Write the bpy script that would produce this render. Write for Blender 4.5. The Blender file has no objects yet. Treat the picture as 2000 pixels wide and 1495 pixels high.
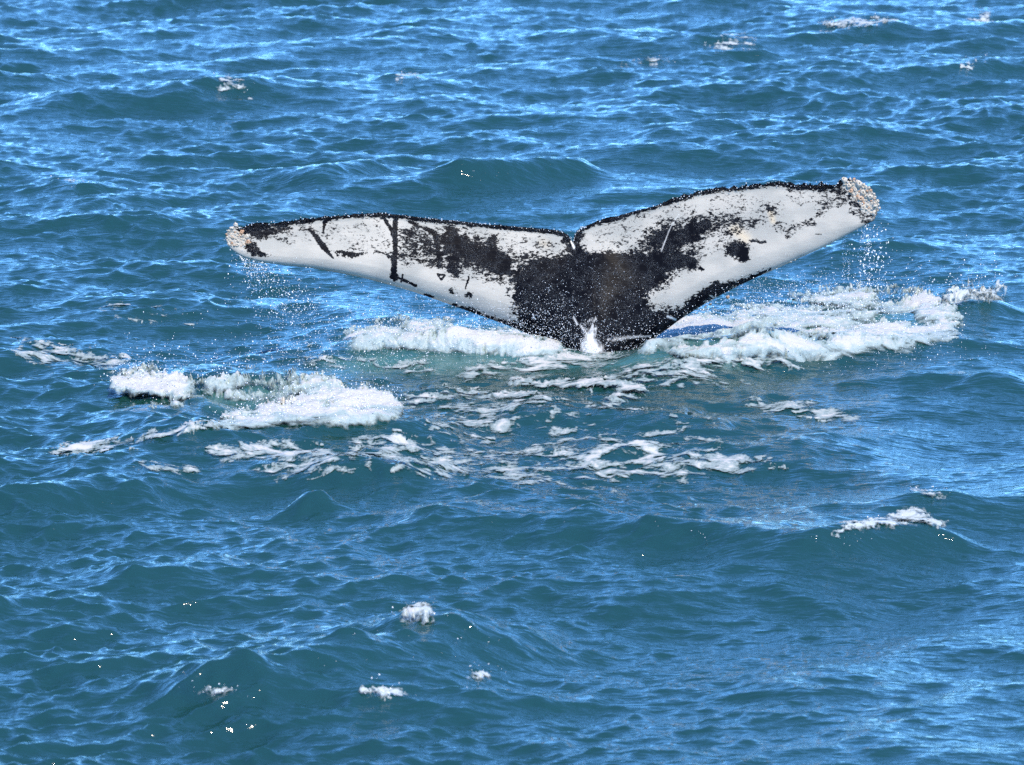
import bpy, math, numpy as np
from mathutils import Vector, Matrix

# ------------------------------------------------------------------ camera, sky, sun
S = bpy.context.scene
COL = S.collection
rng = np.random.default_rng(11)

CAM_H = 7.0                      # camera height above mean sea level (deck of a boat)
FPX = 11900.0                    # focal length in photo pixels (photo 2000 x 1495)
PITCH = math.radians(9.87)
cam_d = bpy.data.cameras.new("camera"); cam = bpy.data.objects.new("camera", cam_d)
COL.objects.link(cam); S.camera = cam
cam.location = (0, 0, CAM_H)
cam.rotation_euler = (math.radians(90) - PITCH, 0, 0)
cam_d.sensor_width = 36.0; cam_d.lens = 36.0 * FPX / 2000.0
cam_d.clip_start = 0.5; cam_d.clip_end = 20000
cam_d.dof.use_dof = True; cam_d.dof.focus_distance = 41.5; cam_d.dof.aperture_fstop = 6.3

SUN_EL, SUN_AZ = math.radians(61), math.radians(149)
w = bpy.data.worlds.new("World"); S.world = w; w.use_nodes = True
nt = w.node_tree; bg = nt.nodes["Background"]
sky = nt.nodes.new("ShaderNodeTexSky"); sky.sky_type = 'NISHITA'; sky.sun_disc = False
sky.sun_elevation = SUN_EL; sky.sun_rotation = SUN_AZ
sky.air_density = 1.0; sky.dust_density = 0.0; sky.ozone_density = 10.0; sky.altitude = 4800
tn = nt.nodes.new("ShaderNodeVectorMath"); tn.operation = 'MULTIPLY'; tn.inputs[1].default_value = (0.70, 0.97, 1.0)
nt.links.new(sky.outputs[0], tn.inputs[0]); nt.links.new(tn.outputs[0], bg.inputs[0]); bg.inputs[1].default_value = 0.15
sd = bpy.data.lights.new("sun", 'SUN'); sun = bpy.data.objects.new("sun", sd); COL.objects.link(sun)
sd.energy = 2.15; sd.angle = math.radians(0.5); sd.color = (1.0, 0.88, 0.70)
sv = Vector((math.sin(SUN_AZ) * math.cos(SUN_EL), math.cos(SUN_AZ) * math.cos(SUN_EL), math.sin(SUN_EL)))
sun.rotation_euler = sv.to_track_quat('Z', 'Y').to_euler(); sun.location = sv * 60
S.view_settings.view_transform = 'Standard'; S.view_settings.look = 'None'
S.view_settings.gamma = 1; S.view_settings.use_curve_mapping = False
S.cycles.use_denoising = False; S.cycles.caustics_reflective = False; S.cycles.caustics_refractive = False
S.view_settings.exposure = 1.58

# ------------------------------------------------------------------ camera maths (photo pixel <-> place)
cp, sp = math.cos(PITCH), math.sin(PITCH)
FWD = np.array([0, cp, -sp]); UPV = np.array([0, sp, cp]); RGT = np.array([1.0, 0, 0])
CP = np.array([0, 0, CAM_H])
def ray(px, py):
    px = np.asarray(px, float); py = np.asarray(py, float)
    return (FWD + ((px - 1000) / FPX)[..., None] * RGT + ((747.5 - py) / FPX)[..., None] * UPV)
def ground(px, py, z=0.0):
    r = ray(px, py); t = (z - CAM_H) / r[..., 2]
    return CP + r * t[..., None]
def project(P):
    q = P - CP; d = q @ FWD
    return 1000 + FPX * (q @ RGT) / d, 747.5 - FPX * (q @ UPV) / d

# ------------------------------------------------------------------ noise helpers
def tile(N, beta, seed, lo=0, ax=1.0, ay=1.0):
    """periodic fractal noise, unit variance"""
    r = np.random.default_rng(seed)
    kx = np.fft.fftfreq(N) * N; KX, KY = np.meshgrid(kx, kx)
    k = np.hypot(KX * ax, KY * ay); k[0, 0] = 1
    F = np.fft.fft2(r.standard_normal((N, N))) * k ** (-beta) * (k >= max(lo, 1)) * (k < N * 0.4)
    f = np.fft.ifft2(F).real
    return (f / f.std()).astype(np.float32)
def samp(T, x, y, L, Ly=None):
    N = T.shape[0]; Ly = Ly or L
    u = (x / L) % 1 * N; v = (y / Ly) % 1 * N
    i = np.floor(u).astype(int); j = np.floor(v).astype(int); fu = u - i; fv = v - j
    i %= N; j %= N; i1 = (i + 1) % N; j1 = (j + 1) % N
    return (T[j, i] * (1 - fu) * (1 - fv) + T[j, i1] * fu * (1 - fv) + T[j1, i] * (1 - fu) * fv + T[j1, i1] * fu * fv)
def cubic(T, x, y, L):
    N = T.shape[0]; u = (x / L) % 1 * N; v = (y / L) % 1 * N
    i = np.floor(u).astype(int); j = np.floor(v).astype(int); fu = u - i; fv = v - j
    def wts(f): return [((-f + 2) * f - 1) * f / 2, ((3 * f - 5) * f * f + 2) / 2, ((-3 * f + 4) * f + 1) * f / 2, (f - 1) * f * f / 2]
    wu, wv = wts(fu), wts(fv); out = 0
    for b in range(4):
        row = 0
        for a in range(4): row = row + wu[a] * T[(j + b - 1) % N, (i + a - 1) % N]
        out = out + wv[b] * row
    return out
def sstep(a, b, x):
    t = np.clip((x - a) / (b - a), 0, 1); return t * t * (3 - 2 * t)
def seg_dist(px, py, pts, sy=1.0, radii=None):
    """distance in photo pixels to a polyline (y stretched by sy); if radii given returns d/r"""
    best = np.full(px.shape, 1e9, np.float32)
    for k in range(len(pts) - 1):
        (x0, y0), (x1, y1) = pts[k][:2], pts[k + 1][:2]
        dx, dy = x1 - x0, (y1 - y0) * sy; L2 = dx * dx + dy * dy + 1e-9
        qx, qy = px - x0, (py - y0) * sy
        t = np.clip((qx * dx + qy * dy) / L2, 0, 1)
        d = np.hypot(qx - t * dx, qy - t * dy)
        if radii is not None: d = d / (radii[k] * (1 - t) + radii[k + 1] * t)
        best = np.minimum(best, d)
    return best
def in_poly(px, py, poly):
    ins = np.zeros(px.shape, bool); n = len(poly)
    for k in range(n):
        x0, y0 = poly[k]; x1, y1 = poly[(k + 1) % n]
        c = ((y0 > py) != (y1 > py)) & (px < (x1 - x0) * (py - y0) / (y1 - y0 + 1e-12) + x0)
        ins ^= c
    return ins

# ------------------------------------------------------------------ mesh helpers
def grid_faces(nr, nc):
    idx = np.arange(nr * nc).reshape(nr, nc)
    return np.stack([idx[:-1, :-1], idx[:-1, 1:], idx[1:, 1:], idx[1:, :-1]], -1).reshape(-1, 4)
def make_mesh(name, V, F, mat, parent=None, attrs=None, smooth=True):
    me = bpy.data.meshes.new(name); n = F.shape[1]
    me.vertices.add(len(V)); me.vertices.foreach_set("co", np.ascontiguousarray(V, np.float32).ravel())
    me.loops.add(F.size); me.loops.foreach_set("vertex_index", np.ascontiguousarray(F, np.int32).ravel())
    me.polygons.add(len(F)); me.polygons.foreach_set("loop_start", np.arange(0, F.size, n, dtype=np.int32))
    me.polygons.foreach_set("loop_total", np.full(len(F), n, np.int32))
    me.update(calc_edges=True)
    me.polygons.foreach_set("use_smooth", np.full(len(F), smooth, bool))
    for k, a in (attrs or {}).items():
        at = me.attributes.new(k, 'FLOAT', 'POINT'); at.data.foreach_set("value", np.ascontiguousarray(a, np.float32).ravel())
    me.materials.append(mat)
    o = bpy.data.objects.new(name, me); COL.objects.link(o)
    if parent: o.parent = parent
    return o
def tag(o, label=None, cat=None, group=None, kind=None):
    for k, v in (("label", label), ("category", cat), ("group", group), ("kind", kind)):
        if v: o[k] = v
    return o

# ------------------------------------------------------------------ materials
class NB:
    def __init__(s, name):
        s.m = bpy.data.materials.new(name); s.m.use_nodes = True; s.t = s.m.node_tree
        s.p = s.t.nodes["Principled BSDF"]; s.out = s.t.nodes["Material Output"]
    def n(s, kind, **kw):
        nd = s.t.nodes.new(kind)
        for k, v in kw.items(): setattr(nd, k, v)
        return nd
    def set(s, sock, v):
        if isinstance(v, bpy.types.NodeSocket): s.t.links.new(v, sock)
        else: sock.default_value = v
    def math(s, op, a, b=0.0, c=0.0, clamp=False):
        nd = s.n("ShaderNodeMath", operation=op, use_clamp=clamp)
        for i, v in enumerate((a, b, c)): s.set(nd.inputs[i], v)
        return nd.outputs[0]
    def pos(s, scale=(1, 1, 1), rot=(0, 0, 0)):
        g = s.n("ShaderNodeTexCoord"); mp = s.n("ShaderNodeMapping")
        s.t.links.new(g.outputs["Object"], mp.inputs[0]); mp.inputs["Scale"].default_value = scale
        mp.inputs["Rotation"].default_value = rot
        return mp.outputs[0]
    def noise(s, vec, scale=1.0, detail=3, rough=0.5, dist=0.0, ridged=False):
        nd = s.n("ShaderNodeTexNoise"); s.t.links.new(vec, nd.inputs["Vector"])
        nd.inputs["Scale"].default_value = scale; nd.inputs["Detail"].default_value = detail
        nd.inputs["Roughness"].default_value = rough; nd.inputs["Distortion"].default_value = dist
        return nd.outputs[0]
    def attr(s, name):
        nd = s.n("ShaderNodeAttribute"); nd.attribute_name = name; return nd.outputs["Fac"]
    def ramp(s, v, a, b, lo=0.0, hi=1.0):
        nd = s.n("ShaderNodeMapRange"); nd.interpolation_type = 'SMOOTHSTEP'
        s.set(nd.inputs[0], v); nd.inputs[1].default_value = a; nd.inputs[2].default_value = b
        nd.inputs[3].default_value = lo; nd.inputs[4].default_value = hi
        return nd.outputs[0]
    def mix(s, f, a, b):
        nd = s.n("ShaderNodeMix", data_type='RGBA'); s.set(nd.inputs[0], f)
        for sock, v in ((nd.inputs[6], a), (nd.inputs[7], b)):
            if isinstance(v, tuple): v = (*v, 1)
            s.set(sock, v)
        return nd.outputs[2]
    def bump(s, h, strength, dist, normal=None):
        nd = s.n("ShaderNodeBump"); nd.inputs["Strength"].default_value = strength; nd.inputs["Distance"].default_value = dist
        s.set(nd.inputs["Height"], h)
        if normal is not None: s.t.links.new(normal, nd.inputs["Normal"])
        return nd.outputs[0]

# sea water
mw = NB("sea_water")
v1 = mw.pos((4.0, 14, 9), (0, 0, 0.12)); v2 = mw.pos((11, 34, 22), (0, 0, -0.15))
b1 = mw.bump(mw.noise(v1, 1.0, 3, 0.6, 0.4), 1.0, 0.017)
b2 = mw.bump(mw.noise(v2, 1.0, 2, 0.6, 0.3), 1.0, 0.0042, b1)
mw.t.links.new(b2, mw.p.inputs["Normal"])
tint = mw.noise(mw.pos((0.35, 0.2, 1)), 1.0, 2)
wc = mw.mix(mw.ramp(tint, 0.35, 0.65), (0.0065, 0.037, 0.032), (0.0075, 0.041, 0.038))
wc = mw.mix(mw.attr("aerated"), wc, (0.10, 0.26, 0.27))
mw.t.links.new(wc, mw.p.inputs["Base Color"])
mw.p.inputs["IOR"].default_value = 1.82; mw.p.inputs["Roughness"].default_value = 0.04
M_WATER = mw.m

def foam_mat(name, lo, hi, amp, sc, col=(0.44, 0.445, 0.445), wet=(0.30, 0.38, 0.39), bump=0.02):
    f = NB(name)
    n1 = f.noise(f.pos((sc, sc * 1.5, sc * 1.2), (0, 0, 0.1)), 1.0, 5, 0.58, 0.7)
    n2 = f.noise(f.pos((sc * 4, sc * 5, sc * 5)), 1.0, 3, 0.6)
    a = f.attr("foam")
    n0 = f.noise(f.pos((sc * 0.45, sc * 0.7, sc * 0.7), (0, 0, 0.3)), 1.0, 3, 0.5, 0.6)
    v = f.math('ADD', a, f.math('MULTIPLY', f.math('SUBTRACT', n1, 0.5), amp))
    v = f.math('ADD', v, f.math('MULTIPLY', f.math('SUBTRACT', n0, 0.5), amp * 0.9))
    v = f.math('ADD', v, f.math('MULTIPLY', f.math('SUBTRACT', n2, 0.5), amp * 0.35))
    cov = f.ramp(v, lo, hi)
    thick = f.ramp(v, hi - 0.05, hi + 0.45)
    f.t.links.new(f.mix(thick, wet, col), f.p.inputs["Base Color"])
    f.p.inputs["Roughness"].default_value = 0.45; f.p.inputs["IOR"].default_value = 1.33
    f.t.links.new(cov, f.p.inputs["Alpha"])
    b = f.bump(n1, 1.0, bump); b = f.bump(n2, 1.0, bump * 0.3, b)
    f.t.links.new(b, f.p.inputs["Normal"])
    return f.m
M_LACE = foam_mat("lacy_foam", 0.38, 0.80, 2.8, 7.0, wet=(0.22, 0.28, 0.29), bump=0.01)
M_FROTH = foam_mat("churned_foam", 0.10, 0.72, 2.0, 4.0, wet=(0.28, 0.36, 0.37), bump=0.035)
M_CAP = foam_mat("crest_foam", 0.30, 1.0, 2.4, 8.0, wet=(0.4, 0.46, 0.48), bump=0.015)

md = NB("water_droplets")
md.p.inputs["Base Color"].default_value = (0.92, 0.94, 0.96, 1); md.p.inputs["Roughness"].default_value = 0.12
md.p.inputs["IOR"].default_value = 1.33
M_DROP = md.m

# ------------------------------------------------------------------ the sea surface
# depth rows: dense where the photo looks, coarser out to the horizon and back to below the camera
def depth_at(py): return ground(np.array(1000.0), np.array(float(py)))[1]
rows_vis = ground(np.full(1170, 1000.0), np.linspace(1640, -70, 1170))[:, 1]
near = np.linspace(2.0, rows_vis[0], 60)[:-1]
far = rows_vis[-1] * np.exp(np.linspace(0, math.log(6000 / rows_vis[-1]), 120))[1:]
yr = np.concatenate([near, rows_vis, far])
uc = np.linspace(-1060, 1060, 810)
side = 1060 + np.cumsum(7 * 1.075 ** np.arange(76))
uc = np.concatenate([-side[::-1], uc, side])
NR, NC = len(yr), len(uc)
slant = np.hypot(yr, CAM_H)
X = (uc[None, :] / FPX) * slant[:, None]; Y = np.repeat(yr[:, None], NC, 1)
X = X.ravel(); Y = Y.ravel()
dyr = np.gradient(yr); dYr = np.repeat(dyr[:, None], NC, 1).ravel()
dXr = (np.gradient(uc)[None, :] / FPX * slant[:, None]).ravel()
spacing = np.maximum(dYr, dXr)

def cascade(L, N, lmin, lmax, seed, wind, spread, slope_fn):
    r = np.random.default_rng(seed)
    k1 = 2 * math.pi * np.fft.fftfreq(N, L / N); KX, KY = np.meshgrid(k1, k1)
    K = np.hypot(KX, KY); K[0, 0] = 1; lam = 2 * math.pi / K
    th = np.arctan2(KY, KX) - wind
    D = np.abs(np.cos(th / 2)) ** spread + 0.06 * np.exp(-(((np.abs(th) % math.pi) - math.pi / 2) / 0.8) ** 2)
    # slope variance per log-k equal: height spectrum S ~ k^-4 (2D)
    amp = K ** -2.0 * np.sqrt(D) * slope_fn(lam)
    amp *= sstep(lmin * 0.85, lmin * 1.15, lam) * (1 - sstep(lmax * 0.9, lmax * 1.2, lam)); amp[0, 0] = 0
    H = amp * (r.standard_normal((N, N)) + 1j * r.standard_normal((N, N)))
    h = np.fft.ifft2(H); dx = np.fft.ifft2(1j * KX / K * H); dy = np.fft.ifft2(1j * KY / K * H)
    sx = np.fft.ifft2(1j * KX * H).real; sy = np.fft.ifft2(1j * KY * H).real
    s = math.sqrt((sx ** 2 + sy ** 2).mean())
    return [(a.real / s).astype(np.float32) for a in (h, dx, dy)]
WIND = math.radians(-78)
hA = cascade(64.0, 1024, 0.7, 7.0, 5, WIND, 11, lambda l: np.interp(l, [0.7, 1.4, 2.5, 4.0, 7.0], [1.1, 1.25, 0.95, 0.5, 0.22]))
hB = cascade(11.3, 2048, 0.09, 0.7, 9, WIND, 8, lambda l: np.interp(l, [0.07, 0.15, 0.4, 0.7], [1.3, 1.35, 1.0, 0.8]))

STOCK = ground(np.array(1160.0), np.array(688.0))
calm = 1 - 0.55 * np.exp(-(((X - STOCK[0]) / 1.6) ** 2 + ((Y - STOCK[1]) / 2.2) ** 2))
gust = tile(256, 1.6, 3); gm = np.clip(0.95 + 0.28 * samp(gust, X, Y, 14.0, 40.0), 0.35, 1.6)
SA, SB = 0.12, 0.20
fadeA = 1 - sstep(0.25, 0.8, spacing); fadeB = 1 - sstep(0.09, 0.16, spacing)
Z = SA * calm * cubic(hA[0], X, Y, 64.0) * fadeA
DX = SA * calm * cubic(hA[1], X, Y, 64.0) * fadeA; DY = SA * calm * cubic(hA[2], X, Y, 64.0) * fadeA
LAM = 0.9
XX = X + LAM * DX; YY = Y + LAM * DY

# individual wave crests where the photo has them, plus two added by the stock to hide the tail's shadow: (x0,y0)-(x1,y1) photo px, height m, width m
RIDGES = [
    (930, 322, 1110, 300, 0.28, 0.45), (520, 1300, 870, 1222, 0.28, 0.65), (880, 1222, 1000, 1215, 0.17, 0.45),
    (588, 965, 600, 965, 0.17, 0.22), (690, 925, 800, 920, 0.13, 0.45), (60, 945, 260, 935, 0.20, 0.5),
    (240, 790, 380, 775, 0.13, 0.45), (420, 835, 760, 800, 0.22, 0.6), (1340, 700, 1860, 650, 0.20, 0.6),
    (740, 690, 1040, 690, 0.10, 0.5), (1285, 692, 1480, 686, 0.16, 0.32), (900, 682, 1030, 688, 0.09, 0.3), (1620, 1060, 1830, 1030, 0.17, 0.4), (880, 1005, 1420, 1055, 0.12, 0.45),
    (270, 1110, 320, 1110, 0.12, 0.3), (1700, 730, 1950, 735, 0.13, 0.4), (420, 275, 500, 268, 0.13, 0.35),
    (1560, 1130, 1640, 1150, 0.09, 0.3), (1880, 605, 1930, 600, 0.10, 0.3), (1060, 800, 1300, 805, 0.12, 0.5),
    (1590, 60, 1740, 50, 0.14, 0.5), (1880, 48, 1980, 40, 0.16, 0.5), (1380, 95, 1480, 88, 0.12, 0.4), (1785, 975, 1840, 972, 0.09, 0.25), (700, 1362, 790, 1358, 0.08, 0.25), (915, 1335, 960, 1330, 0.07, 0.22), (380, 1352, 470, 1350, 0.10, 0.25),
    (430, 182, 485, 182, 0.09, 0.25), (1880, 132, 1940, 128, 0.07, 0.25), (770, 152, 830, 158, 0.07, 0.25), (115, 360, 165, 362, 0.08, 0.25), (1730, 85, 1950, 80, 0.08, 0.5), (130, 200, 360, 190, 0.14, 0.45), (1290, 250, 1420, 240, 0.10, 0.35), (620, 345, 720, 322, 0.14, 0.35),
]
for x0, y0, x1, y1, a, wd in RIDGES:
    A, B = [ground(np.array(float(u_)), np.array(float(v_) + a * 0.62 * 284 * 41.5 / float(ground(np.array(1000.0), np.array(float(v_)))[1])))[:2] for u_, v_ in ((x0, y0), (x1, y1))]
    d = B - A; L = np.hypot(*d) + 1e-6; e = d / L; nrm = np.array([-e[1], e[0]])
    if nrm[1] < 0: nrm = -nrm
    s_ = (X - A[0]) * e[0] + (Y - A[1]) * e[1]; q = (X - A[0]) * nrm[0] + (Y - A[1]) * nrm[1]
    q = q + 0.06 * np.sin(s_ * 2.3 + x0)
    over = np.maximum(np.maximum(-s_, s_ - L), 0)
    prof = np.where(q < 0, np.exp(-(q / (wd * 0.55)) ** 2), 1 / (1 + (q / wd) ** 2) ** 1.5 * 1.0)
    Z = Z + a * 0.7 * prof * np.exp(-(over / (wd * 0.7)) ** 2)
fb = SB * gm * np.clip(calm + 0.2, 0, 1) * fadeB
Z = Z + fb * samp(hB[0], XX, YY, 11.3)
DXb = fb * samp(hB[1], XX, YY, 11.3); DYb = fb * samp(hB[2], XX, YY, 11.3)
P = np.stack([XX + 0.8 * DXb, YY + 0.8 * DYb, Z], -1)
PX, PY = project(P)
del hB

# foam descriptions in photo pixels ---------------------------------------------------------------
nzA = tile(512, 1.4, 21); nzB = tile(512, 1.1, 22); nzC = tile(512, 0.8, 23); nzS = tile(512, 2.0, 24)
G = lambda a: a.reshape(NR, NC)
FN1 = samp(nzA, P[:, 0], P[:, 1], 3.0, 5.0); FN2 = samp(nzB, P[:, 0], P[:, 1], 1.3, 2.6)
def envelope(strokes, sy=1.7, pw=1.0):
    E = np.full(PX.shape, -1.0, np.float32)
    for pts, rad, wt in strokes:
        xs = [p[0] for p in pts]; ys = [p[1] for p in pts]; R = max(rad) * 1.6
        sel = np.where((PX > min(xs) - R) & (PX < max(xs) + R) & (PY > min(ys) - R) & (PY < max(ys) + R))[0]
        d = seg_dist(PX[sel] + 10 * FN1[sel], PY[sel] + 5 * FN2[sel], pts, sy, rad)
        E[sel] = np.maximum(E[sel], wt * (1 - d ** pw))
    return E
ALLF = grid_faces(NR, NC)
def foam_patch(name, strokes, thick, mat, lump=0.5, cut=0.0, sy=1.7, namp=0.12, pw=1.0, holes=0.0):
    E = envelope(strokes, sy, pw); m = E + namp * FN2 * (E > 0)
    if holes: m = m + holes * samp(nzS, P[:, 0] + 0.25 * P[:, 1], P[:, 1], 1.9, 2.6) * (E > 0) + holes * 0.4 * FN1 * (E > 0)
    act = (m > cut) if not holes else (E > cut)
    fs = ALLF[act[ALLF].any(1)]
    used, inv = np.unique(fs.ravel(), return_inverse=True)
    Vp = P[used].copy(); mm = np.clip(m[used], -0.2, 1.5)
    x, y = Vp[:, 0], Vp[:, 1]
    lumpn = samp(nzS, x, y, 2.2, 4.5); fin = samp(nzA, x, y, 0.9, 1.8)
    rise = sstep(0.0, 0.9, mm)
    up = 0.004 + thick * rise * np.clip(0.6 + lump * 0.7 * lumpn + lump * 0.10 * fin, 0.05, 3)
    up = np.where(mm <= cut, -0.01, up)
    Vp[:, 2] += up
    Vp[:, 1] -= 0.6 * thick * rise * np.clip(lumpn, 0, 2)
    Vp[:, 0] += 0.1 * thick * rise * fin
    o = make_mesh(name, Vp, inv.reshape(-1, 4), mat, attrs={"foam": mm})
    return o, Vp, mm

aer = np.clip(envelope([
    ([(640, 715), (1000, 700), (1300, 705), (1500, 690)], [40, 45, 45, 30], 0.9),
    ([(430, 780), (620, 760), (720, 800)], [50, 60, 40], 0.9),
([(1300, 660), (1800, 620)], [50, 70], 0.8),
    ([(700, 660), (1060, 660)], [40, 40], 0.9)], 1.3), 0, 1)
sea = make_mesh("water", P, ALLF, M_WATER, attrs={"aerated": aer * 0.45})
tag(sea, "choppy blue green open sea with small wind waves around the whale", kind="structure")

# ------------------------------------------------------------------ foam objects
def px_foam(*a, label, cat="foam", group=None, kind=None, **k):
    o, V, m = foam_patch(*a, **k); tag(o, label, cat, group, kind); return o, V, m
WH = []
WH.append(px_foam("splash", [([(1265, 672), (1400, 645), (1560, 612), (1700, 600), (1800, 592)], [30, 46, 56, 50, 34], 0.75),
    ([(1330, 690), (1500, 682), (1650, 672), (1760, 662), (1850, 648)], [30, 44, 48, 50, 34], 0.95),
    ([(1258, 676), (1330, 650), (1420, 635), (1560, 612)], [26, 40, 44, 30], 1.0), ([(1300, 665), (1500, 640), (1700, 625)], [30, 40, 34], 0.7), ([(1780, 592), (1850, 618), (1868, 645)], [26, 36, 26], 0.95)], 0.055, M_FROTH, namp=0.22, pw=1.8, holes=0.05,
    label="widest white churned splash to the right of the whale's tail stock"))
WH.append(px_foam("splash", [([(715, 660), (800, 655), (900, 662), (1070, 676)], [44, 50, 44, 34], 0.85)], 0.055, M_FROTH, namp=0.22, pw=1.8, holes=0.22,
    label="white churned splash behind the left lobe of the tail"))
WH.append(px_foam("splash", [([(245, 772), (290, 758), (350, 768)], [36, 60, 40], 1.4), ([(350, 768), (500, 755), (560, 745)], [30, 30, 20], 0.6)], 0.075, M_FROTH, namp=0.2, pw=1.8, holes=0.22,
    label="small bright tumbling splash at the far left of the tail"))
WH.append(px_foam("splash", [([(440, 828), (560, 815), (680, 808), (740, 800)], [26, 48, 56, 44], 0.95), ([(480, 775), (620, 768), (720, 785)], [40, 54, 40], 0.7)], 0.055, M_FROTH, namp=0.22, pw=1.8, holes=0.22,
    label="broad white splash on the wave below the left lobe of the tail"))
WH.append(px_foam("splash", [([(1860, 594), (1895, 588), (1945, 592)], [16, 30, 16], 1.0)], 0.12, M_CAP,
    label="small pointed splash beyond the right end of the widest splash"))
px_foam("sea_foam", [
    ([(130, 885), (220, 868), (300, 852), (440, 828)], [20, 24, 22, 18], 0.95),
    ([(60, 685), (120, 700), (220, 712)], [40, 44, 30], 0.5), ([(220, 605), (370, 620)], [30, 30], 0.4),
    ([(440, 890), (560, 878), (640, 888), (760, 880)], [30, 44, 44, 34], 0.6), ([(540, 930), (720, 905)], [40, 40], 0.45),
    ([(700, 860), (820, 870), (950, 868)], [34, 44, 44], 0.5),
    ([(780, 900), (1000, 905), (1200, 915), (1480, 910)], [60, 84, 84, 50], 0.49),
    ([(1000, 905), (1200, 915), (1400, 905)], [24, 30, 24], 0.5), ([(900, 800), (1200, 830), (1400, 850)], [60, 60, 40], 0.34),
    ([(1050, 840), (1260, 880), (1400, 900)], [50, 60, 50], 0.5),
    ([(920, 725), (1060, 705), (1250, 700)], [44, 44, 36], 0.66), ([(1000, 748), (1200, 756), (1240, 770)], [18, 26, 22], 0.8),
    ([(1180, 795), (1230, 775)], [26, 26], 0.55), ([(960, 778), (1050, 780)], [18, 18], 0.55),
    ([(1250, 725), (1420, 708), (1540, 705)], [50, 50, 34], 0.60), ([(1200, 740), (1450, 740)], [40, 40], 0.45),
    ([(800, 790), (930, 770)], [34, 24], 0.45), ([(840, 830), (1100, 850)], [34, 40], 0.42),
    ([(280, 912), (360, 922)], [26, 24], 0.52), ([(1470, 780), (1640, 815)], [36, 36], 0.36),
    ([(1470, 905), (1540, 915)], [20, 12], 0.6), ([(600, 700), (820, 718)], [34, 40], 0.42),
    ], 0.015, M_LACE, cut=0.02, namp=0.12, pw=2.2, kind="stuff", label="lacy white foam streaks spread over the water in front of the tail")
CAPS = [
    ([(1640, 1045), (1720, 1025), (1780, 1012), (1840, 1025)], [9, 14, 22, 8], 1.1, 0.10, "long frothy whitecap on the wave crest near the right edge, largest in the lower half"),
    ([(1795, 968), (1830, 968)], [10, 8], 0.85, 0.07, "small glittering whitecap just above the long right whitecap"),
    ([(805, 1205), (850, 1200)], [14, 14], 1.2, 0.10, "bright round whitecap on top of the big dark wave at lower centre"),
    ([(710, 1352), (785, 1348)], [7, 11], 0.9, 0.05, "thin whitecap at the foot of the big dark wave at lower centre"),
    ([(925, 1328), (945, 1325)], [10, 9], 0.8, 0.05, "small whitecap right of the foot of the big dark wave"),
    ([(400, 1346), (430, 1350)], [9, 10], 0.75, 0.05, "faint whitecap on a curling wavelet at lower left"),
    ([(440, 172), (470, 178)], [16, 15], 1.1, 0.10, "single round whitecap in the upper left"),
    ([(1600, 55), (1660, 48), (1735, 44)], [7, 11, 7], 1.0, 0.08, "long thin whitecap near the top right"),
    ([(1395, 92), (1430, 80), (1465, 86)], [8, 11, 9], 0.9, 0.08, "curved whitecap left of the long thin one at the top"),
    ([(1912, 38), (1935, 36)], [10, 9], 0.95, 0.07, "short whitecap in the top right corner"),
    ([(1895, 127), (1925, 125)], [7, 7], 0.8, 0.05, "faint short whitecap under the top right corner"),
    ([(780, 146), (820, 153)], [6, 6], 0.8, 0.04, "tiny whitecap streak at the top left of centre"),
    ([(130, 352), (145, 355)], [9, 8], 0.75, 0.05, "tiny whitecap near the left edge above the tail tip"),
    ([(1220, 130), (1300, 118)], [6, 7], 0.65, 0.03, "faint foam streak trailing left of the curved whitecap"),
]
CV = []
for pts, rad, wt, th, lab in CAPS:
    CV.append(px_foam("whitecap", [(pts, [r * 1.7 for r in rad], wt * 0.9)], th * 0.3, M_CAP, label=lab, cat="whitecap", group="whitecaps on the open water", sy=1.3, namp=0.0))

# ------------------------------------------------------------------ droplets
t_ = (1 + 5 ** .5) / 2
ICO = np.array([(-1, t_, 0), (1, t_, 0), (-1, -t_, 0), (1, -t_, 0), (0, -1, t_), (0, 1, t_), (0, -1, -t_), (0, 1, -t_), (t_, 0, -1), (t_, 0, 1), (-t_, 0, -1), (-t_, 0, 1)]) / math.hypot(1, t_)
ICF = np.array([(0, 11, 5), (0, 5, 1), (0, 1, 7), (0, 7, 10), (0, 10, 11), (1, 5, 9), (5, 11, 4), (11, 10, 2), (10, 7, 6), (7, 1, 8), (3, 9, 4), (3, 4, 2), (3, 2, 6), (3, 6, 8), (3, 8, 9), (4, 9, 5), (2, 4, 11), (6, 2, 10), (8, 6, 7), (9, 8, 1)])
def drops(name, C, R, label, cat="spray"):
    n = len(C); st = np.ones((n, 1, 3)); st[:, 0, 2] = rng.uniform(0.8, 1.7, n)
    V = (C[:, None, :] + ICO[None] * R[:, None, None] * st).reshape(-1, 3)
    F = (ICF[None] + (np.arange(n) * 12)[:, None, None]).reshape(-1, 3)
    return tag(make_mesh(name, V, F, M_DROP), label, cat, kind="stuff")
FD = float((STOCK - CP) @ FWD)           # distance of the tail along the view axis
def at(px, py, d):
    px = np.asarray(px, float); py = np.asarray(py, float); d = np.broadcast_to(d, px.shape)
    return CP + ray(px, py) * d[..., None]
def cloud(blobs):
    Cs = []; Rs = []
    for pts, rad, n, dz, (rlo, rhi) in blobs:
        pts = np.array(pts, float); k = rng.integers(0, len(pts) - 1, n) if len(pts) > 1 else np.zeros(n, int)
        t = rng.random(n)[:, None]; nx = np.minimum(k + 1, len(pts) - 1)
        c = pts[k] * (1 - t) + pts[nx] * t + rng.standard_normal((n, 2)) * np.array(rad)
        d = FD + rng.uniform(dz[0], dz[1], n)
        Cs.append(at(c[:, 0], c[:, 1], d)); Rs.append(0.8 * (rlo + (rhi - rlo) * rng.random(n) ** 5))
    C = np.concatenate(Cs); R = np.concatenate(Rs); ok = C[:, 2] > -0.1
    return C[ok], R[ok]
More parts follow.
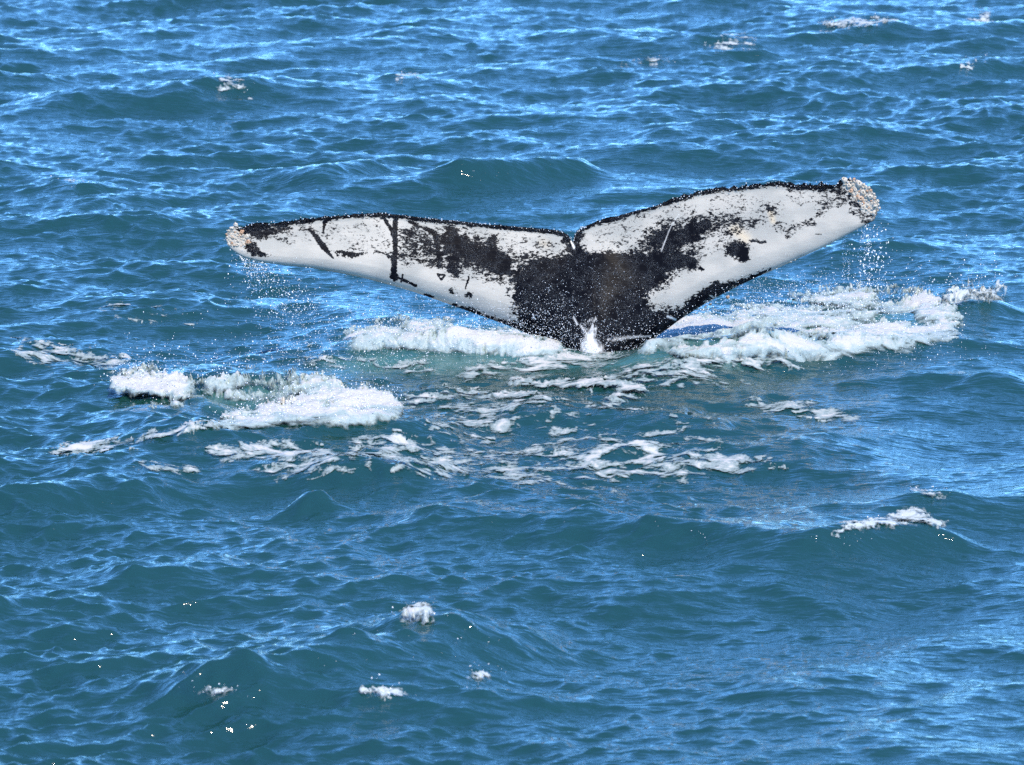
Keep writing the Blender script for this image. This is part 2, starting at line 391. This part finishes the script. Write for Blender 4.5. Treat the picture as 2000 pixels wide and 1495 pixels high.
C, R = cloud([
    ([(470, 495), (500, 520), (520, 560)], (16, 14), 260, (-0.4, 0.1), (0.0025, 0.007)),
    *[([(x_, y_), (x_ + rng.uniform(5, 40), y_ + rng.uniform(25, 80))], (1.2, 2), 18, (-0.25, 0.0), (0.002, 0.006)) for x_, y_ in [(462 + 60 * q_, 496 + 20 * q_) for q_ in rng.random(22)]],
    ([(510, 540), (560, 590), (600, 620)], (34, 28), 620, (-0.7, 0.3), (0.0025, 0.007)),
    ([(560, 600), (760, 650), (860, 650)], (90, 36), 1500, (-0.9, 0.3), (0.002, 0.005)),
    ([(560, 700), (700, 700), (900, 715)], (90, 26), 2300, (-0.9, -0.1), (0.002, 0.0045)),
    ([(720, 580), (900, 620), (1000, 650)], (60, 24), 700, (-0.6, 0.3), (0.002, 0.0045)),
    ([(380, 715), (560, 735)], (60, 14), 600, (-1.0, 0.3), (0.002, 0.006))])
drops("spray", C, R, "glittering water droplets falling from the left tip and lobe of the tail")
C, R = cloud([
    ([(1695, 435), (1705, 500), (1700, 560)], (18, 30), 240, (-0.4, 0.1), (0.003, 0.009)),
    *[([(x_, y_), (x_ + rng.normal(2, 4), y_ + rng.uniform(30, 110))], (1.2, 2), 16, (-0.25, 0.0), (0.002, 0.006)) for x_, y_ in [(1706 - 16 * q_ + rng.normal(0, 3), 432 + 8 * q_) for q_ in rng.random(16) * 4]],
    ([(1600, 560), (1760, 560)], (70, 30), 320, (-0.4, 0.2), (0.002, 0.006)),
    ([(1400, 590), (1500, 560), (1600, 560)], (40, 16), 800, (-0.4, 0.4), (0.002, 0.0045)),
    ([(1300, 640), (1500, 600), (1800, 590)], (50, 20), 1000, (-0.7, 0.0), (0.002, 0.0045)),
    ([(1560, 700), (1900, 680)], (60, 22), 400, (-1.2, -0.4), (0.002, 0.005))])
drops("spray", C, R, "water droplets falling from the right tip and lobe of the tail")
C, R = cloud([
    ([(1090, 660), (1150, 665), (1240, 665)], (30, 20), 700, (-0.6, -0.36), (0.002, 0.004)),
    ([(980, 610), (1060, 640), (1100, 600)], (36, 26), 600, (-0.6, -0.36), (0.0018, 0.0035)),
    ([(1150, 686), (1160, 672)], (10, 7), 160, (-0.5, -0.40), (0.002, 0.004)),
    ([(1100, 560), (1250, 600)], (60, 50), 500, (-0.6, -0.36), (0.0015, 0.003))])
drops("spray", C, R, "fine spray in front of the black tail stock")
# thrown drops along the crests of the churned splashes and whitecaps
Cs, Rs = [], []
for (o, V, m), n, h in [(WH[0], 2600, 0.06), (WH[1], 1100, 0.05), (WH[2], 900, 0.06), (WH[3], 1500, 0.06), (WH[4], 250, 0.08)] + [(c, 26, 0.012) for c in CV]:
    k = rng.choice(len(V), n, p=np.clip(m + 0.1, 0.001, None) / np.clip(m + 0.1, 0.001, None).sum())
    c = V[k] + rng.standard_normal((n, 3)) * np.array([0.05, 0.08, 0.01]); c[:, 2] += rng.exponential(h, n)
    Cs.append(c); Rs.append(0.0015 + 0.0035 * rng.random(n) ** 4)
drops("spray", np.concatenate(Cs), np.concatenate(Rs), "drops thrown up along the crests of the splashes and whitecaps")

# white drops added to imitate sun glints on steep crests of the open sea
sl = (G(Z)[1:] - G(Z)[:-1]) / np.diff(yr)[:, None]; sl = np.concatenate([sl, sl[-1:]]).ravel()
vis = (PX > -100) & (PX < 2100) & (PY > -40) & (PY < 1560)
wgt = np.where(vis & (sl > 0.42) & (Z > 0.03) & (samp(nzB, P[:, 0], P[:, 1], 2.3, 3.1) > 0.5) & (Z > 0.09), (sl - 0.42) ** 0.5, 0).astype(float)
k = rng.choice(len(P), 120, p=wgt / wgt.sum(), replace=False)
drops("spray", P[k] + rng.standard_normal((120, 3)) * np.array([0.02, 0.02, 0.004]), 0.0011 + 0.0020 * rng.random(120) ** 3, "tiny white drops added to imitate sun glints along the wave crests of the open water")

# ------------------------------------------------------------------ the whale's tail
TOP = [(440, 466), (443, 455), (450, 446), (460, 441), (468, 444), (476, 445), (487, 438), (500, 437), (540, 435), (580, 430), (600, 427), (650, 422), (700, 418),
    (740, 416), (765, 419), (800, 422), (850, 428), (900, 433), (950, 438), (1000, 442), (1050, 446), (1080, 449), (1100, 453), (1111, 461), (1118, 474),
    (1122, 460), (1128, 450), (1140, 443), (1170, 431), (1200, 424), (1240, 412), (1280, 402), (1320, 387), (1360, 376), (1400, 369), (1440, 366), (1480, 359),
    (1510, 356), (1560, 361), (1600, 363), (1630, 361), (1640, 354), (1658, 350), (1680, 357), (1698, 371), (1711, 388), (1716, 402), (1713, 418), (1706, 432)]
BOT = [(440, 466), (444, 478), (452, 488), (462, 495), (470, 500), (479, 504), (490, 508), (520, 514), (560, 519), (590, 522), (620, 526), (660, 533), (700, 541),
    (740, 551), (765, 558), (800, 568), (850, 585), (900, 603), (950, 621), (1000, 639), (1050, 661), (1076, 684), (1088, 712), (1094, 750), (1100, 830),
    (1120, 830), (1140, 830), (1190, 830), (1218, 830), (1226, 770), (1234, 725), (1246, 688), (1290, 653), (1330, 623), (1370, 598), (1405, 578), (1440, 560), (1480, 541),
    (1510, 528), (1560, 505), (1600, 487), (1630, 472), (1645, 464), (1660, 456), (1675, 448), (1688, 441), (1697, 436), (1703, 433), (1706, 432)]
TOPA, BOTA = np.array(TOP, float), np.array(BOT, float)
assert len(TOP) == len(BOT)
NU, NV = 900, 150
cum = np.concatenate([[0], np.cumsum(np.hypot(*np.diff((TOPA + BOTA) / 2 * [1, 0.3], axis=0).T) + 2)])
uu = np.linspace(0, cum[-1], NU)
Tx, Ty = np.interp(uu, cum, TOPA[:, 0]), np.interp(uu, cum, TOPA[:, 1])
Bx, By = np.interp(uu, cum, BOTA[:, 0]), np.interp(uu, cum, BOTA[:, 1])
# knobbly trailing edge
nz1 = tile(1024, 0.7, 31)[0]; nz2 = tile(1024, 0.4, 32)[3]
kn = np.interp(uu, np.linspace(0, cum[-1], 1024), np.abs(nz1)); kn2 = np.interp(uu, np.linspace(0, cum[-1], 1024), np.abs(nz2))
kamp = np.interp(Tx, [440, 480, 700, 800, 1100, 1130, 1300, 1450, 1640, 1706], [0, 2.4, 2.6, 1.0, 0.8, 1.0, 2.0, 3.6, 3.6, 0])
Ty = Ty - kamp * (kn - 0.8) - 0.5 * kamp * (kn2 - 0.8)
vv = np.linspace(0, 1, NV); vv = vv + 0.06 * np.sin(2 * math.pi * vv) * -1
fx = Tx[None] * (1 - vv[:, None]) + Bx[None] * vv[:, None]
fy = Ty[None] * (1 - vv[:, None]) + By[None] * vv[:, None]
lead = BOT[:25]; lead2 = BOT[28:]
FX, FY = fx.ravel(), fy.ravel()
dl = np.minimum(seg_dist(FX, FY, lead), seg_dist(FX, FY, lead2))
dt = seg_dist(FX, FY, TOP)
# half thickness in px
lobe_t = np.interp(FX, [440, 520, 800, 1000, 1160, 1330, 1500, 1660, 1706], [5, 11, 21, 26, 30, 26, 20, 12, 5])
rr = np.interp(FX, [440, 520, 800, 1000, 1160, 1330, 1500, 1660, 1706], [10, 26, 45, 50, 60, 50, 45, 30, 10])
q = np.clip(dl / rr, 0, 1); round_ = np.sqrt(np.clip(1 - (1 - q) ** 2, 0, 1))
tap = np.clip(dt / np.maximum(dt + dl, 1) * 1.25, 0, 1) ** 0.85
edge_t = 3.0 * np.clip(dt / 3, 0, 1) ** .5
th = np.maximum(lobe_t * round_ * tap, edge_t * round_)
hw = np.interp(FY, [450, 560, 690, 830], [30, 75, 85, 72]); amp = np.interp(FY, [460, 560, 690, 830], [0, 22, 62, 80])
th = th + amp * np.exp(-((FX - 1162) / hw) ** 2) * round_
# surface relief: soft undulation + knobs at the edge
und = samp(nzS, FX, FY, 420.0, 300.0)
th_f = th + 1.0 * und * round_ * tap + kamp.mean() * 0.9 * np.abs(samp(nzC, FX, FY, 170.0, 130.0)) * np.exp(-(dt / 7) ** 2) * round_
cup = 90 * ((FX - 1160) / 620) ** 2 + 14 * np.sin((FY - 450) / 90.0)          # towards the camera
MPX = FD / FPX
def tail_pts(x, y, dep): return at(x, y, FD - 0.05 - dep * MPX)
Vf = tail_pts(FX, FY, cup + th_f); 
idx = np.arange(NU * NV).reshape(NV, NU)
rs = np.unique(np.append(np.arange(0, NV, 6), NV - 1)); cs = np.unique(np.append(np.arange(0, NU, 6), NU - 1))
bi = idx[np.ix_(rs, cs)].ravel()
Vb = tail_pts(FX[bi], FY[bi], cup[bi] - th[bi])
Ff = grid_faces(NV, NU)[:, ::-1]; Fb = grid_faces(len(rs), len(cs)) + NU * NV
# pigment ----------------------------------------------------------------------------------------
wx = FX + 5 * samp(nzB, FX, FY, 260.0, 200.0); wy = FY + 4 * samp(nzB, FX + 90, FY + 40, 230.0, 180.0)
pig = np.full(FX.shape, -1.0)
def solid(poly, soft, peak=1.2):
    global pig
    d = seg_dist(wx, wy, poly + poly[:1]); s = np.where(in_poly(wx, wy, poly), d, -d)
    pig = np.maximum(pig, np.clip(0.5 + s / soft, -1, peak))
def stroke(pts, rad, peak=1.0, soft=1.0, warp=0.4, sy=1.0):
    global pig
    x = FX + (wx - FX) * warp; y = FY + (wy - FY) * warp
    d = seg_dist(x, y, pts, sy, rad)
    pig = np.maximum(pig, np.clip(0.5 + (1 - d) * soft, -1, peak))
edge_r = np.interp(TOPA[:, 0], [440, 490, 540, 700, 800, 1090, 1140, 1250, 1400, 1560, 1640, 1706], [7, 14, 9, 8, 8, 8, 8, 8, 9, 10, 12, 3])
stroke(TOP[5:43], list(edge_r[5:43]), 1.3, 1.0, 0.35)
solid([(1098, 450), (1102, 490), (1060, 502), (1030, 512), (1000, 530), (985, 545), (1000, 562), (1005, 590), (1010, 612), (1022, 642), (1060, 670), (1080, 690), (1085, 840), (1240, 840), (1248, 686),
    (1312, 645), (1342, 612), (1300, 603), (1276, 598), (1270, 578), (1300, 562), (1306, 545), (1330, 530), (1340, 508), (1290, 492), (1240, 494), (1200, 492), (1150, 488), (1141, 470), (1143, 440)], 34)
solid([(786, 448), (820, 446), (860, 452), (905, 458), (950, 462), (972, 468), (966, 490), (1000, 498), (1060, 500), (1030, 525), (1000, 555), (965, 556), (940, 545), (915, 532), (880, 530), (850, 522), (820, 517), (782, 512)], 46, 0.60)
stroke([(800, 432), (850, 455), (860, 520)], [3, 6, 9], 0.9, 0.6); stroke([(880, 460), (890, 530)], [22, 14], 0.85, 0.7); stroke([(965, 465), (955, 500)], [9, 20], 0.8, 0.6)
stroke([(900, 480), (980, 520)], [26, 30], 0.95, 0.8)
solid([(1225, 494), (1258, 470), (1262, 448), (1300, 430), (1350, 424), (1400, 418), (1450, 420), (1478, 438), (1440, 455), (1400, 452), (1372, 470), (1372, 500), (1352, 522), (1320, 515)], 40, 0.58)
stroke([(1290, 470), (1340, 460), (1380, 440)], [30, 22, 14], 0.85, 0.8)
stroke([(1300, 500), (1350, 515)], [24, 16], 0.9, 0.8); stroke([(1366, 524), (1372, 528)], [4, 3], 0.9)
stroke([(1440, 488), (1452, 496)], [22, 20], 1.0, 1.6, 1.0)
stroke([(1400, 560), (1330, 612), (1280, 645)], [8, 17, 26], 1.0, 0.7, 1.0); stroke([(1500, 530), (1400, 572)], [3, 11], 0.85, 0.6, 0.8)
stroke([(880, 598), (960, 625), (1040, 655)], [6, 12, 20], 1.0, 0.7, 0.8); stroke([(830, 577), (846, 580)], [3, 3], 0.9)
stroke([(774, 424), (772, 490), (767, 542)], [5.5, 5.5, 6.5], 1.2, 1.2, 0.15); stroke([(750, 424), (764, 445), (770, 470)], [4, 3, 2], 1.0, 1.0, 0.2)
stroke([(767, 540), (770, 543)], [8, 8], 1.1, 1.2, 0.2); stroke([(776, 543), (795, 551), (811, 559)], [2.6, 2.8, 3], 1.1, 1.2, 0.15); stroke([(786, 537), (783, 551)], [1.8, 1.6], 1.0, 1.2, 0.1)
stroke([(603, 448), (618, 462), (634, 484), (651, 505)], [2.5, 5, 6, 1.5], 1.1, 1.2, 0.15); stroke([(637, 420), (633, 438), (631, 452)], [7, 4, 3], 1.0, 1.0, 0.3)
stroke([(855, 536), (869, 538), (862, 547), (855, 536)], [1.8, 2, 2, 1.8], 1.0, 1.2, 0.1); stroke([(916, 540), (908, 564)], [2, 1.6], 0.95, 1.0, 0.3)
stroke([(876, 567), (883, 572)], [3.5, 4], 0.95, 1, .6); stroke([(906, 577), (918, 579)], [4, 4], 0.95, 1, .6); stroke([(886, 560), (893, 580)], [1, 1], .6, 1, .6)
stroke([(500, 458), (540, 464)], [4, 4], 0.72, 0.6, 1); stroke([(545, 470), (560, 476)], [3, 4], 0.7, 0.6, 1); stroke([(488, 478), (500, 498), (525, 502)], [12, 9, 4], 0.78, 0.6, 1)
stroke([(480, 445), (530, 450), (560, 445)], [16, 9, 6], 0.8, 0.7, 1)
stroke([(660, 492), (700, 495)], [5, 5], 0.78, 0.6, 1); stroke([(688, 501), (714, 497)], [4, 4], 0.74, 0.6, 1); stroke([(735, 495), (765, 502)], [4, 4], 0.74, 0.6, 1)
for a_ in [((570, 460), (590, 466)), ((650, 460), (720, 455)), ((690, 475), (740, 470)), ((730, 440), (750, 470)), ((600, 435), (660, 440)), ((820, 440), (980, 455)), ((1000, 470), (1070, 480)),
           ((1200, 440), (1340, 415)), ((1180, 470), (1250, 460)), ((1480, 430), (1520, 412)), ((1390, 480), (1420, 470)), ((1400, 400), (1500, 405)), ((1560, 380), (1640, 385))]:
    stroke(list(a_), [13, 13], 0.36, 0.5, 1)
stroke([(1522, 440), (1545, 450)], [8, 8], 0.52, 0.6, 1); stroke([(1560, 440), (1590, 435)], [8, 7], 0.5, 0.6, 1); stroke([(1600, 420), (1620, 400), (1650, 390)], [7, 8, 7], 0.5, 0.6, 1)
stroke([(1470, 473), (1495, 474)], [3, 3], 0.75, 0.6, .5); stroke([(1505, 407), (1515, 412)], [7, 7], 0.6, 0.5, 1); stroke([(1593, 458), (1605, 458)], [1, 1], .9, 1, 0)
stroke([(1625, 370), (1650, 385), (1665, 410)], [10, 6, 4], 0.6, 0.6, 1); stroke([(1665, 400), (1700, 430)], [8, 8], 0.6, 0.6, 1)
# white scars
wsc = np.full(FX.shape, 0.0)
def scar(pts, rad, v=1.0, warp=0.1):
    global wsc
    x = FX + (wx - FX) * warp; y = FY + (wy - FY) * warp
    wsc = np.maximum(wsc, v * np.clip(1.5 - seg_dist(x, y, pts, 1.0, rad), 0, 1))
scar([(1326, 418), (1308, 450), (1292, 490)], [0.5, 0.8, 1.2], .5); scar([(1188, 665), (1225, 660), (1272, 657)], [1.3, 1.3, 1], .9); scar([(1304, 618), (1320, 625)], [1.6, 1.4], 1)
scar([(1117, 472), (1121, 484)], [2.2, 2], 1); scar([(1120, 620), (1128, 634)], [1.2, 1.5], .8); scar([(1134, 636), (1145, 650)], [1.3, 1], .8); scar([(1042, 615), (1044, 622)], [1.2, 1.2], .7)
scar([(1155, 656), (1160, 690)], [12, 17], .9, 1.0); scar([(1145, 640), (1170, 642)], [2, 2], .6, 1); scar([(1150, 628), (1168, 626)], [1.3, 1.3], .6, 1)
cream = np.maximum(np.clip(1 - seg_dist(FX, FY, [(1505, 415), (1510, 432)], 1, [9, 9]), 0, 1), np.clip(1 - seg_dist(FX, FY, [(1436, 448), (1456, 466)], 1, [17, 17]), 0, 1))
cream = np.maximum(cream, 0.5 * np.clip(1 - seg_dist(FX, FY, [(1060, 475), (1066, 478)], 1, [14, 14]), 0, 1))

mt = NB("whale_skin")
# uses skin coordinates along the span / chord of the tail (object space, metres)
lv = mt.pos((1, 1, 1))
sA = mt.noise(mt.pos((16, 16, 34), (0, 0.35, 0)), 1.0, 6, 0.72, 0.7)
sB = mt.noise(mt.pos((50, 50, 90), (0, 0.4, 0)), 1.0, 4, 0.65, 0.5)
pa = mt.attr("pigment")
val = mt.math('ADD', pa, mt.math('MULTIPLY', mt.math('SUBTRACT', sA, 0.5), 1.6))
val = mt.math('ADD', val, mt.math('MULTIPLY', mt.math('SUBTRACT', sB, 0.5), 1.5))
black = mt.ramp(val, 0.42, 0.60)
cl = mt.noise(mt.pos((3, 3, 5)), 1.0, 3)
fine = mt.noise(mt.pos((90, 90, 90)), 1.0, 3, 0.7)
white = mt.mix(mt.ramp(cl, 0.35, 0.65), (0.33, 0.325, 0.295), (0.44, 0.415, 0.365))
white = mt.mix(mt.ramp(fine, 0.55, 0.75, 0, 0.5), white, (0.42, 0.45, 0.46))
white = mt.mix(mt.math('MULTIPLY', mt.attr("cream"), 0.55), white, (0.66, 0.52, 0.33))
# pale specks on the black
vor = mt.n("ShaderNodeTexVoronoi"); mt.t.links.new(mt.pos((62, 62, 62)), vor.inputs["Vector"])
spk = mt.ramp(vor.outputs["Distance"], 0.14, 0.26, 1.0, 0.0)
spn = mt.noise(mt.pos((14, 14, 14)), 1.0, 2)
spk = mt.math('MULTIPLY', spk, mt.ramp(spn, 0.36, 0.56, 0, 0.9))
blk = mt.mix(spk, (0.004, 0.0045, 0.007), (0.30, 0.33, 0.36))
colr = mt.mix(black, white, blk)
colr = mt.mix(mt.attr("scar"), colr, (0.72, 0.72, 0.70))
mt.t.links.new(colr, mt.p.inputs["Base Color"])
mt.p.inputs["Roughness"].default_value = 0.36; mt.p.inputs["IOR"].default_value = 1.33; mt.p.inputs["Specular IOR Level"].default_value = 0.04
gro = mt.noise(mt.pos((14, 14, 75), (0, -0.45, 0)), 1.0, 2, 0.5, 0.3)
bb = mt.bump(gro, 0.35, 0.003); bb = mt.bump(fine, 0.5, 0.001, bb)
mt.t.links.new(bb, mt.p.inputs["Normal"])
M_SKIN = mt.m

whale = bpy.data.objects.new("whale", None); COL.objects.link(whale)
base = Vector(STOCK.tolist()); whale.location = base; whale.empty_display_size = 0.3
tag(whale, "humpback whale diving, only its black and white tail raised above the water", "whale")
allV = np.concatenate([Vf, Vb]) - STOCK
padb = np.zeros(len(Vb))
kk = rng.choice(NU, 330, replace=False); ej = rng.integers(0, 3, 330) * NU + kk
drops("glint_beads", Vf[ej] - FWD * 0.01 + rng.standard_normal((330, 3)) * 0.006, 0.0016 + 0.0022 * rng.random(330) ** 2, "row of white beads added to imitate glints along the black trailing edge of the tail")  # white beads put in as painted glints on the trailing edge
tail = make_mesh("tail", allV, np.concatenate([Ff, Fb]), M_SKIN, whale,
    attrs={"pigment": np.concatenate([pig, np.full(len(Vb), 1.2)]), "scar": np.concatenate([wsc, padb]), "cream": np.concatenate([cream, padb])})

# ------------------------------------------------------------------ barnacles
mb = NB("barnacle_shell")
bn = mb.noise(mb.pos((40, 40, 40)), 1.0, 3)
hz = mb.n("ShaderNodeObjectInfo")
c1 = mb.mix(mb.ramp(bn, 0.4, 0.62), (0.62, 0.59, 0.52), (0.40, 0.33, 0.24))
c2 = mb.mix(mb.math('MULTIPLY', mb.ramp(hz.outputs["Random"], 0.75, 0.95), 0.7), c1, (0.42, 0.19, 0.07))
rim = mb.attr("rim")
c3 = mb.mix(mb.math('MULTIPLY', rim, 0.8), c2, (0.10, 0.07, 0.05))
mb.t.links.new(c3, mb.p.inputs["Base Color"]); mb.p.inputs["Roughness"].default_value = 0.55
mb.t.links.new(mb.bump(bn, 0.6, 0.004), mb.p.inputs["Normal"])
def barnacle_mesh(seed):
    r = np.random.default_rng(seed); n = 12; V = []; rimv = []
    prof = [(1.0, 0.0, 0), (0.95, 0.35, 0), (0.72, 0.75, 0), (0.42, 0.92, 0), (0.25, 0.86, 0), (0.10, 0.70, 1)]
    wob = 1 + 0.12 * r.standard_normal(n)
    for k, (rad, z, dk) in enumerate(prof):
        for i in range(n):
            a = 2 * math.pi * i / n; rib = 1 + (0.10 if i % 2 else -0.06) * (k < 4)
            q_ = rad * rib * wob[i]; V.append((q_ * math.cos(a), q_ * math.sin(a) * 0.85, z * (1 + 0.1 * r.standard_normal()))); rimv.append(dk)
    F = []
    for k in range(len(prof) - 1):
        for i in range(n):
            F.append((k * n + i, k * n + (i + 1) % n, (k + 1) * n + (i + 1) % n, (k + 1) * n + i))
    me_o = make_mesh("barnacle", np.array(V), np.array(F), mb.m, attrs={"rim": np.array(rimv)})
    me = me_o.data; bpy.data.objects.remove(me_o); return me
BM = [barnacle_mesh(s) for s in range(5)]
tree_pts = np.stack([FX, FY], 1)
e1 = Vf.reshape(NV, NU, 3); nrm = np.cross(np.gradient(e1, axis=1).reshape(-1, 3), np.gradient(e1, axis=0).reshape(-1, 3))
nrm /= np.linalg.norm(nrm, axis=1)[:, None] + 1e-12
nrm[(nrm @ FWD) > 0] *= -1
def put_barnacle(px, py, r_px, tilt=(0, 0)):
    k = int(np.argmin((FX - px) ** 2 + (FY - py) ** 2)); p = Vf[k] - STOCK
    extra = RGT * (px - FX[k]) * MPX + UPV * (FY[k] - py) * MPX
    n_ = nrm[k] * 0.75 - FWD * 0.5 + RGT * tilt[0] + UPV * tilt[1]
    o = bpy.data.objects.new("barnacle", BM[rng.integers(0, 5)]); COL.objects.link(o); o.parent = whale
    o.location = Vector((p + extra - n_ * r_px * MPX * rng.uniform(0, 0.45)).tolist())
    o.rotation_mode = 'QUATERNION'
    o.rotation_quaternion = Vector(n_.tolist()).to_track_quat('Z', 'Y') @ Matrix.Rotation(rng.uniform(0, 6.28), 3, 'Z').to_quaternion()
    s = r_px * MPX; o.scale = (s, s, s * rng.uniform(0.7, 1.2))
def scatter(poly, n, r, tiltf):
    xs = [p[0] for p in poly]; ys = [p[1] for p in poly]; got = []; tries = 0
    while len(got) < n and tries < 9000:
        tries += 1
        x, y = rng.uniform(min(xs), max(xs)), rng.uniform(min(ys), max(ys))
        if not in_poly(np.array([x]), np.array([y]), poly)[0]: continue
        rr_ = rng.uniform(*r)
        if any((x - a) ** 2 + (y - b) ** 2 < (0.78 * (rr_ + c)) ** 2 for a, b, c in got): continue
        got.append((x, y, rr_)); put_barnacle(x, y, rr_, tiltf(x, y))
scatter([(1640, 352), (1660, 347), (1682, 355), (1700, 370), (1714, 388), (1719, 402), (1715, 420), (1703, 420), (1690, 410), (1676, 395), (1660, 375)], 110, (2.3, 8.0),
        lambda x, y: (0.35 * (x - 1675) / 40, 0.35 * (385 - y) / 35))
scatter([(441, 462), (447, 447), (460, 440), (470, 444), (470, 452), (487, 462), (487, 476), (470, 482), (450, 482), (442, 472)], 40, (2.0, 6.0),
        lambda x, y: (-0.3, 0.1))
for x, y, r in [(1421, 580, 4.5), (1388, 596, 3.5), (1378, 599, 3), (1545, 512, 3.5), (1553, 508, 3.5), (1620, 479, 3), (1612, 483, 2.5)]:
    put_barnacle(x, y, r, (0.2, -0.8))
